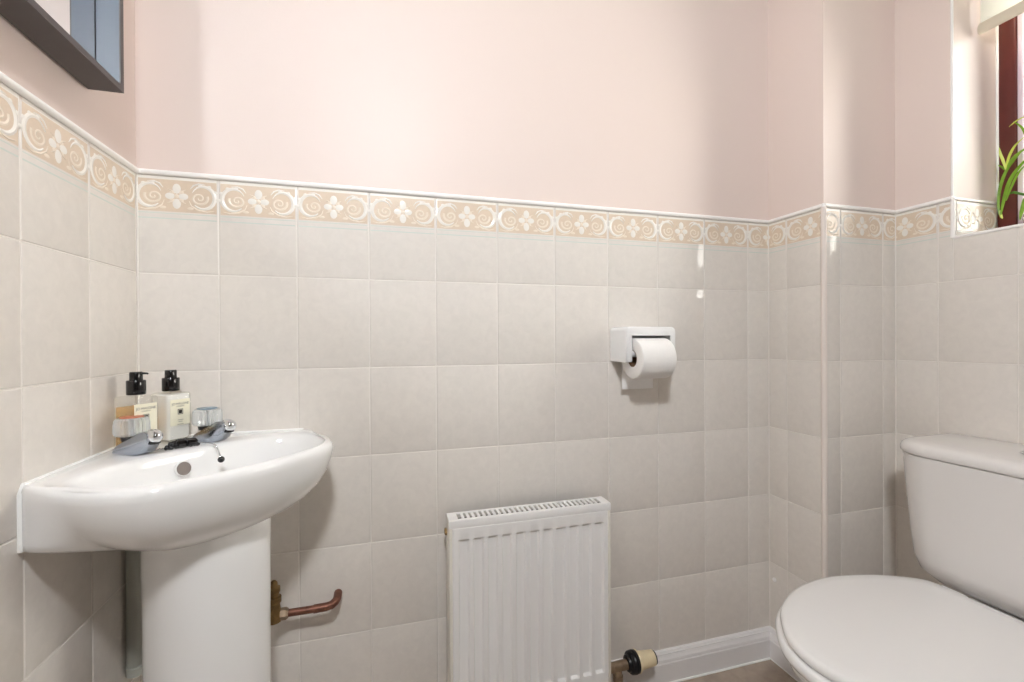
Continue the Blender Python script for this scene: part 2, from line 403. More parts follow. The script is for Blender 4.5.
# thin white seal where the skirting meets the floor
bm = bmnew()
tube(bm, [(XL + 0.018, D - 0.019, 0.001), (XR - 0.019, D - 0.019, 0.001), (XR - 0.019, BY - 0.019, 0.001), (X2, BY - 0.019, 0.001)], 0.0032, 8)
struct(obj('trim_6', bm, 'seal'))

# frame of the doorway behind the camera
bm = bmnew()
for lo, hi in (((DX0 - 0.06, YF, 0), (DX0, YF + 0.015, 2.1)), ((DX1, YF, 0), (DX1 + 0.06, YF + 0.015, 2.1)), ((DX0 - 0.06, YF, 2.04), (DX1 + 0.06, YF + 0.015, 2.1))): box(bm, lo, hi, 0.004)
struct(obj('trim_7', bm, 'door'))
# white grout beads in the inner corners
bm = bmnew()
for x, y in ((XL + 0.0005, D - 0.0005), (XR - 0.0005, D - 0.0005), (X2 - 0.0005, BY - 0.0005)): tube(bm, [(x, y, SK), (x, y, ZTOP)], 0.0018, 10)
struct(obj('trim_8', bm, 'grout'))

# ------------------------------------------------------------------ window
win = bmnew()
FX = REV + 0.06
def wbar(bm, y0, y1, z0, z1, xa=REV, xb=FX): box(bm, (xa, y0, z0), (xb, y1, z1), 0.004)
wbar(win, WY1 - 0.037, WY1, SILL, WZ1); wbar(win, WY0, WY0 + 0.043, SILL, WZ1)
wbar(win, WY0 + 0.043, WY1 - 0.037, SILL, SILL + 0.03); wbar(win, WY0 + 0.043, WY1 - 0.037, WZ1 - 0.043, WZ1)
window = struct(obj('window_1', win, 'window'))
bm = bmnew()
for (ya, yb, za, zb) in ((WY1 - 0.047, WY1 - 0.037, SILL + 0.03, WZ1 - 0.04), (WY0 + 0.043, WY0 + 0.052, SILL + 0.03, WZ1 - 0.04), (WY0 + 0.05, WY1 - 0.05, SILL + 0.03, SILL + 0.036)):
    box(bm, (REV + 0.004, ya, za), (REV + 0.03, yb, zb), 0.002)
obj('window_seal', bm, 'gasket', window)
bm = bmnew(); box(bm, (REV + 0.014, WY0 + 0.045, SILL + 0.028), (REV + 0.020, WY1 - 0.045, WZ1 - 0.04)); obj('window_pane', bm, 'pane', window, smooth=False)
bm = bmnew(); tube(bm, [(REV + 0.001, WY1 - 0.001, ZTOP), (REV + 0.001, WY1 - 0.001, WZ1)], 0.0035, 8); obj('window_sealant', bm, 'seal', window)

# roller blind
bl = empty('roller_blind', (1.45, 0.40, WZ1), 'cream roller blind pulled part way down in the window recess', 'blind')
bm = bmnew(); box(bm, (1.4490, WY0 + 0.015, H + 0.775), (1.4505, WY1 - 0.008, WZ1 - 0.03)); obj('blind_fabric', bm, 'blind', bl, smooth=False)
bm = bmnew()
prof = [(0.0045 * math.cos(a), 0.0145 * math.sin(a)) for a in [k * PI / 8 for k in range(16)]]
loft(bm, [[(1.4495 + px * s, y, H + 0.7745 + pz * s) for px, pz in prof] for y, s in ((WY0 + 0.010, 0.6), (WY0 + 0.012, 1), (WY1 - 0.006, 1), (WY1 - 0.003, 0.6))])
fix(bm); obj('bottom_rail', bm, 'rail', bl)
bm = bmnew(); tube(bm, [(1.45, WY0 + 0.012, WZ1 - 0.03), (1.45, WY1 - 0.006, WZ1 - 0.03)], 0.02, 20); obj('roller_tube', bm, 'blind', bl)

# ------------------------------------------------------------------ mirror in a deep frame on the left wall
mz0, my1, MXF = H + 0.4271, 0.9349, -0.4257
mz1, my0 = mz0 + 0.70, my1 - 0.95
mir = empty('framed_mirror', (XL, (my0 + my1) / 2, mz0), 'charcoal box-framed mirror hung on the left wall above the basin', 'mirror')
t = 0.0135; bd = 0.005
bm = bmnew()
oy, iy = [my0, my1], [my0 + bd, my1 - bd]
lip = 0.010
def rect(y0, y1, z0, z1, x): return [(x, y0, z0), (x, y1, z0), (x, y1, z1), (x, y0, z1)]
loft(bm, [rect(my0, my1, mz0, mz1, XL), rect(my0, my1, mz0, mz1, MXF), rect(my0 + lip, my1 - lip, mz0 + lip, mz1 - lip, MXF), rect(my0 + lip, my1 - lip, mz0 + lip, mz1 - lip, MXF - 0.002)], True, False)
fix(bm); obj('mirror_frame', bm, 'frame', mir, smooth=False)
bm = bmnew()
loft(bm, [rect(my0 + lip, my1 - lip, mz0 + lip, mz1 - lip, MXF - 0.002), rect(my0 + lip, my1 - lip, mz0 + lip, mz1 - lip, XL + 0.016)], False, False)
for f in bm.faces: f.normal_flip()
obj('frame_lining', bm, 'frame_in', mir, smooth=False)
bm = bmnew()
loft(bm, [rect(my0 + lip, my1 - lip, mz0 + lip, mz1 - lip, XL + 0.0165), rect(my0 + lip + 0.0015, my1 - lip - 0.0015, mz0 + lip + 0.0015, mz1 - lip - 0.0015, XL + 0.0165)], False, False)
obj('edge_gap', bm, 'dark', mir, smooth=False)
bm = bmnew(); box(bm, (XL + 0.012, my0 + lip - 0.001, mz0 + lip - 0.001), (XL + 0.016, my1 - lip + 0.001, mz1 - lip + 0.001)); obj('mirror_glass', bm, 'mirror', mir, smooth=False)

# ------------------------------------------------------------------ corner basin on a pedestal
CX, CY = XL + 0.0005, D - 0.0005                 # the room corner the basin sits in
ZB = H - 0.195                                   # rim height
def ab(a, b, z): return Vector((CX + a, CY - b, z))
half = [(0.0, 0.310), (0.006, 0.3195), (0.050, 0.347), (0.105, 0.374), (0.150, 0.382), (0.192, 0.371), (0.243, 0.338), (0.294, 0.294)]
front = half + [(b, a) for a, b in half[-2::-1]]
fr = [(p.x, p.y) for p in spline([Vector((a, b, 0)) for a, b in front], 12)]
poly = fr + [(0.306 * (1 - k / 20), 0) for k in range(1, 20)] + [(0, 0)] + [(0, 0.306 * k / 20) for k in range(1, 20)]
c0 = (0.205, 0.205)
N = 160
def cast(poly, c, ang):
    dx, dy = math.cos(ang), math.sin(ang); best = None
    for i in range(len(poly)):
        x1, y1 = poly[i]; x2, y2 = poly[(i + 1) % len(poly)]
        ex, ey = x2 - x1, y2 - y1; den = dx * ey - dy * ex
        if abs(den) < 1e-12: continue
        tt = ((x1 - c[0]) * ey - (y1 - c[1]) * ex) / den; uu = ((x1 - c[0]) * dy - (y1 - c[1]) * dx) / den
        if tt > 0 and -1e-6 <= uu <= 1 + 1e-6 and (best is None or tt < best): best = tt
    return (c[0] + dx * best, c[1] + dy * best)
angs = [2 * PI * k / N - 3 * PI / 4 for k in range(N)]
outer = [cast(poly, c0, a) for a in angs]
def ellr(ang, A, B, p=2.35):
    # A along the anti-diagonal, B along the diagonal (towards the room)
    ca, sa = math.cos(ang - PI / 4), math.sin(ang - PI / 4)
    return 1 / ((abs(ca) / B) ** p + (abs(sa) / A) ** p) ** (1 / p)
def smooth01(x): x = max(0, min(1, x)); return x * x * (3 - 2 * x)
def wt(p):                                       # 0 on the walls, 1 on the free front
    return smooth01((min(p[0], p[1]) - 0.006) / 0.065)
rings = []
inner = [(0.205 + ellr(a, 0.193, 0.100) * math.cos(a), 0.205 + ellr(a, 0.193, 0.100) * math.sin(a)) for a in angs]
def ring(fn): rings.append([fn(i) for i in range(N)])
def L2(p, q, s): return (p[0] + (q[0] - p[0]) * s, p[1] + (q[1] - p[1]) * s)
cb = (0.185, 0.185)
bowl_prof = [(0.0, -0.011), (0.004, -0.020), (0.022, -0.034), (0.055, -0.052), (0.12, -0.074), (0.21, -0.092), (0.32, -0.107), (0.44, -0.119), (0.56, -0.127), (0.8, -0.130)]
wing_prof = [(0.0, -0.008), (0.0, -0.020), (0.0, -0.040), (0.0, -0.060), (0.0, -0.080), (0.002, -0.089), (0.03, -0.0925), (0.2, -0.100), (0.45, -0.120), (0.8, -0.130)]
for k in range(len(bowl_prof) - 1, -1, -1):
    def fn(i):
        p = outer[i]; w_ = wt(p); (s1, z1), (s0, z0) = bowl_prof[k], wing_prof[k]
        s = s0 + (s1 - s0) * w_; z = z0 + (z1 - z0) * w_; q = L2(p, cb, s); return ab(q[0], q[1], ZB + z)
    ring(fn)
ring(lambda i: ab(*L2(outer[i], cb, 0.010 * wt(outer[i]) + 0.004), ZB - 0.0045))
ring(lambda i: ab(*L2(outer[i], cb, 0.028 * wt(outer[i]) + 0.010), ZB - 0.0012))
ring(lambda i: ab(*L2(outer[i], cb, 0.055 * wt(outer[i]) + 0.020), ZB))
ring(lambda i: ab(*L2(outer[i], inner[i], 0.45), ZB - 0.002))
ring(lambda i: ab(*L2(outer[i], inner[i], 0.85), ZB - 0.003))
cin = (0.20, 0.20)
for s, z in ((0.0, -0.006), (0.025, -0.011), (0.055, -0.022), (0.09, -0.04), (0.14, -0.066), (0.26, -0.092), (0.45, -0.108), (0.7, -0.115), (0.93, -0.118)):
    ring(lambda i: ab(*L2(inner[i], cin, s), ZB + z))
basin = empty('corner_basin', (CX + 0.19, CY - 0.19, 0), 'white ceramic corner washbasin on a white pedestal below the framed mirror', 'washbasin')
bm = bmnew(); loft(bm, rings); fix(bm)
obj('bowl', bm, 'ceramic', basin, angle=60)
# overflow hole in the back slope of the bowl
ov = bmnew()
oc = ab(0.1350, 0.1545, ZB - 0.0315); nrm = Vector((1, -1, 0.35)).normalized()
lathe(ov, oc - nrm * 0.012, nrm, [(0, 0.0118), (0.0118, 0.0118), (0.0124, 0.0121), (0.0126, 0.0127), (0.0120, 0.0128), (0.0, 0.0129)], 24, caps=False)
fix(ov); ovr = obj('overflow_ring', ov, 'ceramic', basin)
ov = bmnew(); lathe(ov, oc - nrm * 0.010, nrm, [(0, 0.0117), (0.0085, 0.0117)], 24); fix(ov); obj('overflow_hole', ov, 'shade', ovr)  # solid disc whose colour stands in for the shaded hole
dz = bmnew(); lathe(dz, ab(0.2, 0.2, ZB - 0.120), (0, 0, 1), [(0, 0.021), (0.004, 0.021), (0.005, 0.018), (0.003, 0.014), (0.0, 0.0135)], 24); fix(dz); obj('waste', dz, 'chrome', basin)
# pedestal
def ped(sc, z, off=0.0):
    r = []
    for k in range(48):
        a = 2 * PI * k / 48; ca, sa = math.cos(a), math.sin(a)
        p = 2.5
        rr = 1 / ((abs(ca) / 0.098) ** p + (abs(sa) / 0.0895) ** p) ** (1 / p)
        x, y = rr * ca * sc, rr * sa * sc + 0.0035           # x along the diagonal, y across
        d = 0.247 + off + (x if x > 0 else x * 0.9)
        r.append(ab((d) / math.sqrt(2) + y / math.sqrt(2), (d) / math.sqrt(2) - y / math.sqrt(2), z))
    return r
bm = bmnew()
loft(bm, [ped(1.14, 0.001), ped(1.15, 0.012), ped(1.13, 0.03), ped(1.03, 0.07), ped(0.995, 0.16), ped(0.985, 0.3), ped(0.985, 0.45), ped(1.0, 0.57), ped(1.0, ZB - 0.128), ped(0.97, ZB - 0.115)])
fix(bm); obj('pedestal', bm, 'ceramic', basin)
# sealant line along the walls
bm = bmnew(); tube(bm, [ab(0.002, 0.3165, ZB - 0.09), ab(0.002, 0.3165, ZB - 0.012), ab(0.002, 0.311, ZB - 0.001), ab(0.002, 0.002, ZB - 0.001), ab(0.306, 0.002, ZB - 0.001), ab(0.309, 0.002, ZB - 0.02), ab(0.306, 0.002, ZB - 0.09)], 0.0035, 8)
obj('sealant_bead', bm, 'seal', basin)

# ------------------------------------------------------------------ taps
ZD = ZB - 0.002
def tap(a, b, label, disc, spin):
    base = ab(a, b, ZD)
    tp = empty('pillar_tap', base, label, 'tap', 'pillar taps on the basin')
    d = Vector((math.cos(spin), math.sin(spin), 0)); side = Vector((-d.y, d.x, 0)); up = Vector((0, 0, 1))
    P = lambda f, s, z: base + d * f + side * s + up * z
    # wedge-shaped body that leans forward into the spout
    bm = bmnew()
    side_prof = [(-0.024, 0.0), (0.030, 0.0), (0.040, 0.010), (0.056, 0.024), (0.057, 0.036), (0.049, 0.042), (0.036, 0.041), (0.012, 0.027), (-0.012, 0.015), (-0.024, 0.007)]
    def hw(f): return 0.0195 if f < 0.0 else 0.0195 - 0.007 * min(1, f / 0.06)
    loft(bm, [[P(f, sg * hw(f), z) for f, z in side_prof] for sg in (-1, 1)])
    bmesh.ops.bevel(bm, geom=bm.edges[:], offset=0.0035, segments=3, affect='EDGES', profile=0.5, clamp_overlap=True)
    fix(bm); obj('tap_body', bm, 'tapchrome', tp, angle=50)
    bm = bmnew(); ax = (d * 0.86 + up * -0.25).normalized()
    lathe(bm, P(0.054, 0, 0.0335), (d * 0.94 + up * -0.34).normalized(), [(-0.010, 0.009), (-0.003, 0.0112), (0.004, 0.0112), (0.009, 0.0095), (0.0125, 0.006), (0.0135, 0.0005)], 24)
    lathe(bm, P(0.054, 0, 0.0245), (0, 0, -1), [(0, 0.009), (0.004, 0.009), (0.005, 0.007)], 20, mi=1)
    fix(bm); obj('spout_nose', bm, ['chrome', 'darkchrome'], tp)
    bm = bmnew(); lathe(bm, P(-0.002, 0, 0.012), up, [(0, 0.010), (0.010, 0.010), (0.0105, 0.0150), (0.018, 0.0165)], 20); fix(bm); obj('tap_neck', bm, 'darkchrome', tp)
    bm = bmnew(); n = 56; rr = []
    for z, r in ((0.0300, 0.016), (0.0325, 0.0235), (0.037, 0.0262), (0.052, 0.0258), (0.059, 0.0245), (0.0625, 0.0215), (0.063, 0.0185)):
        rr.append([P(-0.002 + r * math.cos(2 * PI * k / n) * (1 - 0.08 * (k % 2)), r * math.sin(2 * PI * k / n) * (1 - 0.08 * (k % 2)), z) for k in range(n)])
    loft(bm, rr); fix(bm); knob = obj('tap_knob', bm, 'acrylic2', tp, angle=20)
    bm = bmnew(); lathe(bm, P(-0.002, 0, 0.0633), up, [(0, 0.0175), (0.0014, 0.0170), (0.0020, 0.010), (0.0020, 0.0003)], 28); fix(bm); obj('indice_disc', bm, disc, knob)
    bm = bmnew(); lathe(bm, P(-0.002, 0, 0.030), up, [(0, 0.006), (0.026, 0.0055), (0.030, 0.009), (0.0322, 0.009)], 16); fix(bm); obj('knob_core', bm, 'chrome', knob)
    return tp
tap(0.050, 0.136, 'chrome basin tap with clear knob and red disc, nearer the left wall', 'red', math.radians(-34))
tap(0.142, 0.060, 'chrome basin tap with clear knob and blue disc, nearer the back wall', 'blue', math.radians(-34))

# ------------------------------------------------------------------ soap bottles
def text_mesh(bm, s, size, T, mi=0):
    cu = bpy.data.curves.new('lettering', 'FONT'); cu.body = s; cu.size = size; cu.align_x = 'CENTER'
    to = bpy.data.objects.new('lettering', cu); COL.objects.link(to); dg = bpy.context.evaluated_depsgraph_get(); dg.update()
    me = to.evaluated_get(dg).to_mesh(); vs = [bm.verts.new(T(v.co.x, v.co.y)) for v in me.vertices]
    for p in me.polygons:
        try: f = bm.faces.new([vs[i] for i in p.vertices]); f.material_index = mi
        except ValueError: pass
    to.evaluated_get(dg).to_mesh_clear(); bpy.data.objects.remove(to); bpy.data.curves.remove(cu)
def bottle(x, y, spin, hs, hb, label, liquid, fill, capr, nozzle):
    base = Vector((x, y, ZD))
    bt = empty('soap_bottle', base, label, 'bottle', 'pump bottles at the back of the basin')
    m = Matrix.Rotation(spin, 4, 'Z')
    P = lambda px, py, pz: base + m @ Vector((px, py, pz))
    def sq(h, z, r=0.006, n=6):
        out = []
        for cx, cy, a0 in ((h - r, h - r, 0), (-h + r, h - r, PI / 2), (-h + r, -h + r, PI), (h - r, -h + r, 1.5 * PI)):
            for k in range(n): a = a0 + PI / 2 * k / (n - 1); out.append(P(cx + r * math.cos(a), cy + r * math.sin(a), z))
        return out
    bm = bmnew()
    loft(bm, [sq(hs - 0.003, 0.0), sq(hs, 0.003), sq(hs, hb - 0.005), sq(hs - 0.002, hb - 0.001), sq(hs - 0.006, hb), sq(0.0125, hb + 0.001, 0.011)])
    fix(bm); obj('glass_body', bm, 'clear', bt, angle=50)
    k = hs - 0.0022
    bm = bmnew(); loft(bm, [sq(k - 0.002, 0.006), sq(k, 0.009), sq(k, fill - 0.0005), sq(k - 0.001, fill)]); fix(bm); obj('liquid', bm, liquid, bt, angle=50)
    bm = bmnew(); lathe(bm, P(0, 0, hb + 0.002), (0, 0, 1), [(0, capr - 0.0008), (0.001, capr), (0.025, capr), (0.0262, capr - 0.001), (0.0268, capr * 0.7), (0.029, capr * 0.68), (0.040, capr * 0.68), (0.0415, capr * 0.6), (0.0417, 0.001)], 32)
    fix(bm); pc = obj('pump_collar', bm, 'black', bt)
    if nozzle is not None:
        nd = Vector((math.cos(nozzle), math.sin(nozzle), 0)); s = P(0, 0, hb + 0.0405)
        bm = bmnew(); tube(bm, [s, s + nd * 0.009, s + nd * 0.0165 - Vector((0, 0, 0.0005)), s + nd * 0.018 - Vector((0, 0, 0.002))], [0.0026, 0.0022, 0.0018, 0.0016], 10); obj('pump_nozzle', bm, 'black', pc)
    bm = bmnew(); tube(bm, [P(0, 0, 0.012), P(0, 0, hb)], 0.0022, 8); obj('dip_tube', bm, 'clear', bt)
    # paper label on the +x face
    bm = bmnew(); lw, z0, z1 = hs * 0.78, hb * 0.34, hb * 0.86
    f = bm.faces.new([bm.verts.new(P(hs + 0.0006, yy, zz)) for yy, zz in ((-lw, z0), (lw, z0), (lw, z1), (-lw, z1))])
    q = bmesh.ops.extrude_face_region(bm, geom=[f]); 
    for v in q['geom']:
        if isinstance(v, bmesh.types.BMVert): v.co -= (m @ Vector((0.0006, 0, 0)))
    fix(bm); lb = obj('paper_label', bm, 'label', bt, smooth=False)
    bm = bmnew(); zc_ = z0 + (z1 - z0) * 0.52
    T = lambda ox, oz: (lambda u, v: P(hs + 0.0009, ox + u, oz + v))
    text_mesh(bm, 'JO MALONE', 0.0062, T(0, z1 - 0.0105)); text_mesh(bm, 'LONDON', 0.0034, T(0, z1 - 0.0145))
    for a in ((-0.0052, 0.0052, 0.0052, 0.0042), (-0.0052, 0.0052, -0.0042, -0.0052), (-0.0052, -0.0042, -0.0042, 0.0042), (0.0042, 0.0052, -0.0042, 0.0042), (-0.0034, 0.0034, -0.0034, 0.0034)):
        ys = sorted(a[:2]); zs = sorted(a[2:])
        bm.faces.new([bm.verts.new(P(hs + 0.0009, yy, zc_ + zz)) for yy, zz in ((ys[0], zs[0]), (ys[1], zs[0]), (ys[1], zs[1]), (ys[0], zs[1]))])
    for i, (wd, zz) in enumerate(((0.011, 0.008), (0.008, 0.0115), (0.012, 0.0165))):
        bm.faces.new([bm.verts.new(P(hs + 0.0009, yy, z0 + 0.018 - zz + h_)) for yy, h_ in ((-wd / 2, 0), (wd / 2, 0), (wd / 2, 0.0006), (-wd / 2, 0.0006))])
    lt = obj('lettering', bm, 'ink', lb, smooth=False)
    return bt
bottle(-0.4355, 0.9890, math.atan2(-0.55, 0.83), 0.0245, 0.098, 'square pump bottle of pale amber soap, in front, with black pump and cream label', 'amber', 0.078, 0.0146, math.radians(8))
bottle(-0.4040, 1.0490, math.atan2(-0.55, 0.83), 0.0245, 0.097, 'square pump bottle of white lotion with black pump and cream label, towards the back wall', 'lotion', 0.0925, 0.0146, None)

# ------------------------------------------------------------------ bunched dark chain between the taps
ch = empty('basin_chain', ab(0.13, 0.115, ZD), 'bunched dark chain lying between the taps, its end bead hanging into the bowl', 'chain')
bm = bmnew()
def bead(bm, p, r, n=10):
    lathe(bm, Vector(p) - Vector((0, 0, r)), (0, 0, 1), [(r - r * math.cos(PI * k / 6), r * math.sin(PI * k / 6)) for k in range(7)], n)
A_, B_ = ab(0.097, 0.128, ZD), ab(0.138, 0.100, ZD)
for k in range(70):
    t_ = k / 69; p = A_.lerp(B_, t_) 
    th = 0.0070 * math.sin(PI * min(1, t_ * 1.02)) ** 0.5
    a = t_ * 2 * PI * 9
    off = Vector((0.45, 0.89, 0)) * math.cos(a) * th * 0.8 + Vector((0, 0, 1)) * (th * (0.9 + math.sin(a) * 0.85) + 0.002)
    bead(bm, p + off, 0.0030 + 0.0008 * math.sin(k * 2.1))
fix(bm); obj('bunched_links', bm, 'darkchrome', ch)
bm = bmnew(); lathe(bm, A_.lerp(B_, 0.30) + Vector((0, 0, 0.008)), (B_ - A_), [(0, 0.003), (0.003, 0.008), (0.013, 0.0085), (0.017, 0.004)], 9)
lathe(bm, A_.lerp(B_, 0.62) + Vector((0, 0, 0.008)), (B_ - A_), [(0, 0.004), (0.003, 0.0078), (0.014, 0.0075), (0.018, 0.003)], 9)
fix(bm); obj('black_stone', bm, 'black', ch, smooth=False)
bm = bmnew()
for k in range(9): bead(bm, A_ + Vector((-0.002 - 0.0035 * k * 0.6, -0.001 * k, 0.002 + 0.0012 * (k % 2))), 0.0018, 8)
fix(bm); obj('loose_links', bm, 'chrome', ch); bm = bmnew()
pts = spline([B_ + Vector((0, 0, 0.004)), ab(0.163, 0.108, ZD + 0.003), ab(0.176, 0.122, ZD - 0.002), ab(0.183, 0.130, ZD - 0.014), ab(0.186, 0.132, ZD - 0.020)], 6)
for p in pts: bead(bm, p, 0.0016, 8)
fix(bm); obj('chain_links', bm, 'chrome', ch)
bm = bmnew(); bead(bm, pts[-1] - Vector((0, 0, 0.003)), 0.0060, 16); fix(bm); obj('end_bead', bm, 'darkchrome', ch)

# ------------------------------------------------------------------ toilet roll holder and roll
hd = empty('toilet_roll_holder', (0.65, D, H - 0.06), 'white ceramic toilet roll holder fixed to the back wall tiles', 'toilet roll holder')
bm = bmnew()
hx0, hx1, hz0, hz1, hy = 0.583, 0.728, H - 0.059, H + 0.031, 1.009
def arch(y, ins, th_l=0.016):
    """closed outline in x-z: an inverted U, extruded along y"""
    o = []; x0_, x1_, z0_, z1_ = hx0 + ins, hx1 - ins, hz0 + ins, hz1 - ins; r = 0.012
    o += [(x0_, z0_)]
    for k in range(5): a = PI - k / 4 * PI / 2; o.append((x0_ + r + r * math.cos(a), z1_ - r + r * math.sin(a)))
    for k in range(5): a = PI / 2 - k / 4 * PI / 2; o.append((x1_ - r + r * math.cos(a), z1_ - r + r * math.sin(a)))
    o += [(x1_, z0_), (x1_ - th_l, z0_), (x1_ - th_l, z1_ - 0.018)]
    o += [(x0_ + th_l, z1_ - 0.018), (x0_ + th_l, z0_)]
    return [(x, y, z) for x, z in o]
loft(bm, [arch(D - 0.001, 0), arch(hy + 0.006, 0), arch(hy + 0.0015, 0.0015), arch(hy, 0.005, 0.012)]); fix(bm)
obj('holder_body', bm, 'ceramic', hd, angle=50)
bm = bmnew(); box(bm, (hx0 + 0.003, D - 0.010, hz0 - 0.0), (hx1 - 0.003, D - 0.001, hz1 - 0.004), 0.003); obj('back_plate', bm, 'ceramic', hd)
RX0, RX1, RYc, RZc, RR = 0.605, 0.700, 1.018, H - 0.050, 0.0515
bm = bmnew(); tube(bm, [(hx0 + 0.012, RYc, RZc + 0.012), (hx1 - 0.012, RYc, RZc + 0.012)], 0.0085, 16); obj('spindle', bm, 'ceramic', hd)
roll = empty('toilet_roll', (0.652, RYc, RZc), 'white toilet paper roll on the ceramic holder, loose sheet hanging behind', 'toilet roll')
bm = bmnew(); lathe(bm, (RX0, RYc, RZc), (1, 0, 0), [(0.004, 0.0212), (0.0005, 0.0215), (0, 0.024), (0, RR - 0.0035), (0.001, RR - 0.001), (0.0035, RR), (RX1 - RX0 - 0.0035, RR), (RX1 - RX0 - 0.001, RR - 0.001), (RX1 - RX0, RR - 0.0035), (RX1 - RX0, 0.0215), (0.004, 0.0212)], 56, caps=False); fix(bm); pw = obj('paper_winding', bm, 'paper', roll, angle=50)
bm = bmnew(); lathe(bm, (RX0 + 0.001, RYc, RZc), (1, 0, 0), [(0, 0.0212), (RX1 - RX0 - 0.002, 0.0212), (RX1 - RX0 - 0.002, 0.0202), (0, 0.0202), (0, 0.0212)], 36, caps=False); fix(bm); obj('card_tube', bm, 'card', pw)
bm = bmnew()
prof = [(RYc + RR * math.cos(a) * 1.005, RZc + RR * math.sin(a) * 1.005) for a in (0.5, 0.25, 0.0)] + [(RYc + RR + 0.0008, RZc - 0.03), (RYc + RR + 0.0015, RZc - 0.055), (RYc + RR + 0.0005, RZc - 0.083)]
th_ = 0.0007
pl = prof + [(y + th_, z) for y, z in prof[::-1]]
loft(bm, [[(x, y, z) for y, z in pl] for x in (RX0 + 0.001, RX1 - 0.001)]); fix(bm); obj('hanging_sheet', bm, 'paper', roll)

# ------------------------------------------------------------------ radiator
rx0, rx1, ryf, ryb, rz1 = 0.1395, 0.537, 1.006, 1.056, H - 0.403
rz0 = rz1 - 0.455
rad = empty('radiator', ((rx0 + rx1) / 2, D, 0), 'white panel radiator with slotted top grille on the back wall', 'radiator')
pf = ryf; ptop = rz1 - 0.017
bm = bmnew()
# pressed front panel: recessed vertical channels
nch = 11; sx0, sx1 = 0.1725, 0.506; pitch = (sx1 - sx0) / (nch - 1); zt, zb_ = rz1 - 0.053, rz0 + 0.048
pz_n = rz0 + 0.004
xs = [rx0 + 0.0065, rx0 + 0.009]
for k in range(nch):
    c = sx0 + k * pitch
    xs += [c - 0.0125, c - 0.0098, c - 0.0085, c, c + 0.0085, c + 0.0098, c + 0.0125]
xs += [rx1 - 0.009, rx1 - 0.0065]
zs = [pz_n, pz_n + 0.003, zb_ - 0.012, zb_ - 0.008, zb_ - 0.003, zb_, zt, zt + 0.003, zt + 0.008, zt + 0.011, ptop - 0.003, ptop]
def dep(x, z):
    dd = min(abs(x - (sx0 + k * pitch)) for k in range(nch))
    fx = 1 - smooth01((dd - 0.0083) / 0.0042)
    fz = smooth01((zt + 0.010 - z) / 0.008) * smooth01((z - (zb_ - 0.010)) / 0.008)
    e = 0.003 if z in (zs[0], zs[-1]) or x in (xs[0], xs[-1]) else 0
    return pf + 0.0075 * fx * fz + e
G = [[bm.verts.new((x, dep(x, z), z)) for x in xs] for z in zs]
for i in range(len(zs) - 1):
    for j in range(len(xs) - 1): bm.faces.new((G[i][j], G[i][j + 1], G[i + 1][j + 1], G[i + 1][j]))
bnd = [e for e in bm.edges if e.is_boundary]
r = bmesh.ops.extrude_edge_only(bm, edges=bnd)
for v in r['geom']:
    if isinstance(v, bmesh.types.BMVert): v.co.y = pf + 0.016
obj('front_panel', bm, 'rad', rad, angle=28)
bm = bmnew(); box(bm, (rx0 + 0.01, pf + 0.012, rz0 + 0.01), (rx1 - 0.01, pf + 0.017, rz1 - 0.03)); obj('rear_panel', bm, 'rad', rad)
# side covers
for xa, xb in ((rx0, rx0 + 0.007), (rx1 - 0.007, rx1)):
    bm = bmnew(); box(bm, (xa, ryf + 0.0012, rz0 + 0.012), (xb, ryb - 0.0005, rz1 - 0.0035), 0.0010); obj('side_cover', bm, 'radside', rad)
# convector fins, coloured dark for the shade inside the radiator
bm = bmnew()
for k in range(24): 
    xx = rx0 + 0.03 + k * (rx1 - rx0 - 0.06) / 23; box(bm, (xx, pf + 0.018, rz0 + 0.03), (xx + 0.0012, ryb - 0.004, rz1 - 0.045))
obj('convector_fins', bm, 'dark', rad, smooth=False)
# top grille: frame and bars between slots
bm = bmnew()
gz0, gz1 = rz1 - 0.003, rz1
ga, gb = rx0 + 0.021, rx1 - 0.021; ya, yb = ryf + 0.0095, ryb - 0.0095
box(bm, (rx0, ryf + 0.001, gz0), (rx1, ya, gz1), 0.001); box(bm, (rx0, yb, gz0), (rx1, ryb, gz1), 0.001)
box(bm, (rx0, ya, gz0), (ga, yb, gz1)); box(bm, (gb, ya, gz0), (rx1, yb, gz1))
nb = 29; pt = (gb - ga) / nb
for k in range(1, nb): box(bm, (ga + k * pt - 0.0030, ya, gz0), (ga + k * pt + 0.0030, yb, gz1))
# folded down front lip of the grille
box(bm, (rx0 - 0.0006, ryf + 0.0004, rz1 - 0.0185), (rx1 + 0.0006, ryf + 0.009, rz1 - 0.0012), 0.0008)
obj('top_grille', bm, 'rad', rad, angle=25)
bm = bmnew(); box(bm, (rx0 + 0.009, pf + 0.0175, rz1 - 0.030), (rx1 - 0.009, yb + 0.006, rz1 - 0.013)); obj('grille_shadow_tray', bm, 'dark', rad, smooth=False)  # added dark slab, its colour puts the shade into the grille slots
bm = bmnew(); lathe(bm, (rx0 - 0.005, ryb - 0.006, rz1 - 0.040), (1, 0, 0), [(0, 0.006), (0.001, 0.0085), (0.006, 0.0085), (0.007, 0.0105), (0.012, 0.0105)], 6); fix(bm); obj('bleed_valve', bm, 'brass', rad, smooth=False)
for xx in (rx0 + 0.07, rx1 - 0.09):
    bm = bmnew(); box(bm, (xx, ryb - 0.004, rz0 + 0.05), (xx + 0.02, D - 0.001, rz1 - 0.05), 0.001); obj('wall_bracket', bm, 'rad', rad)

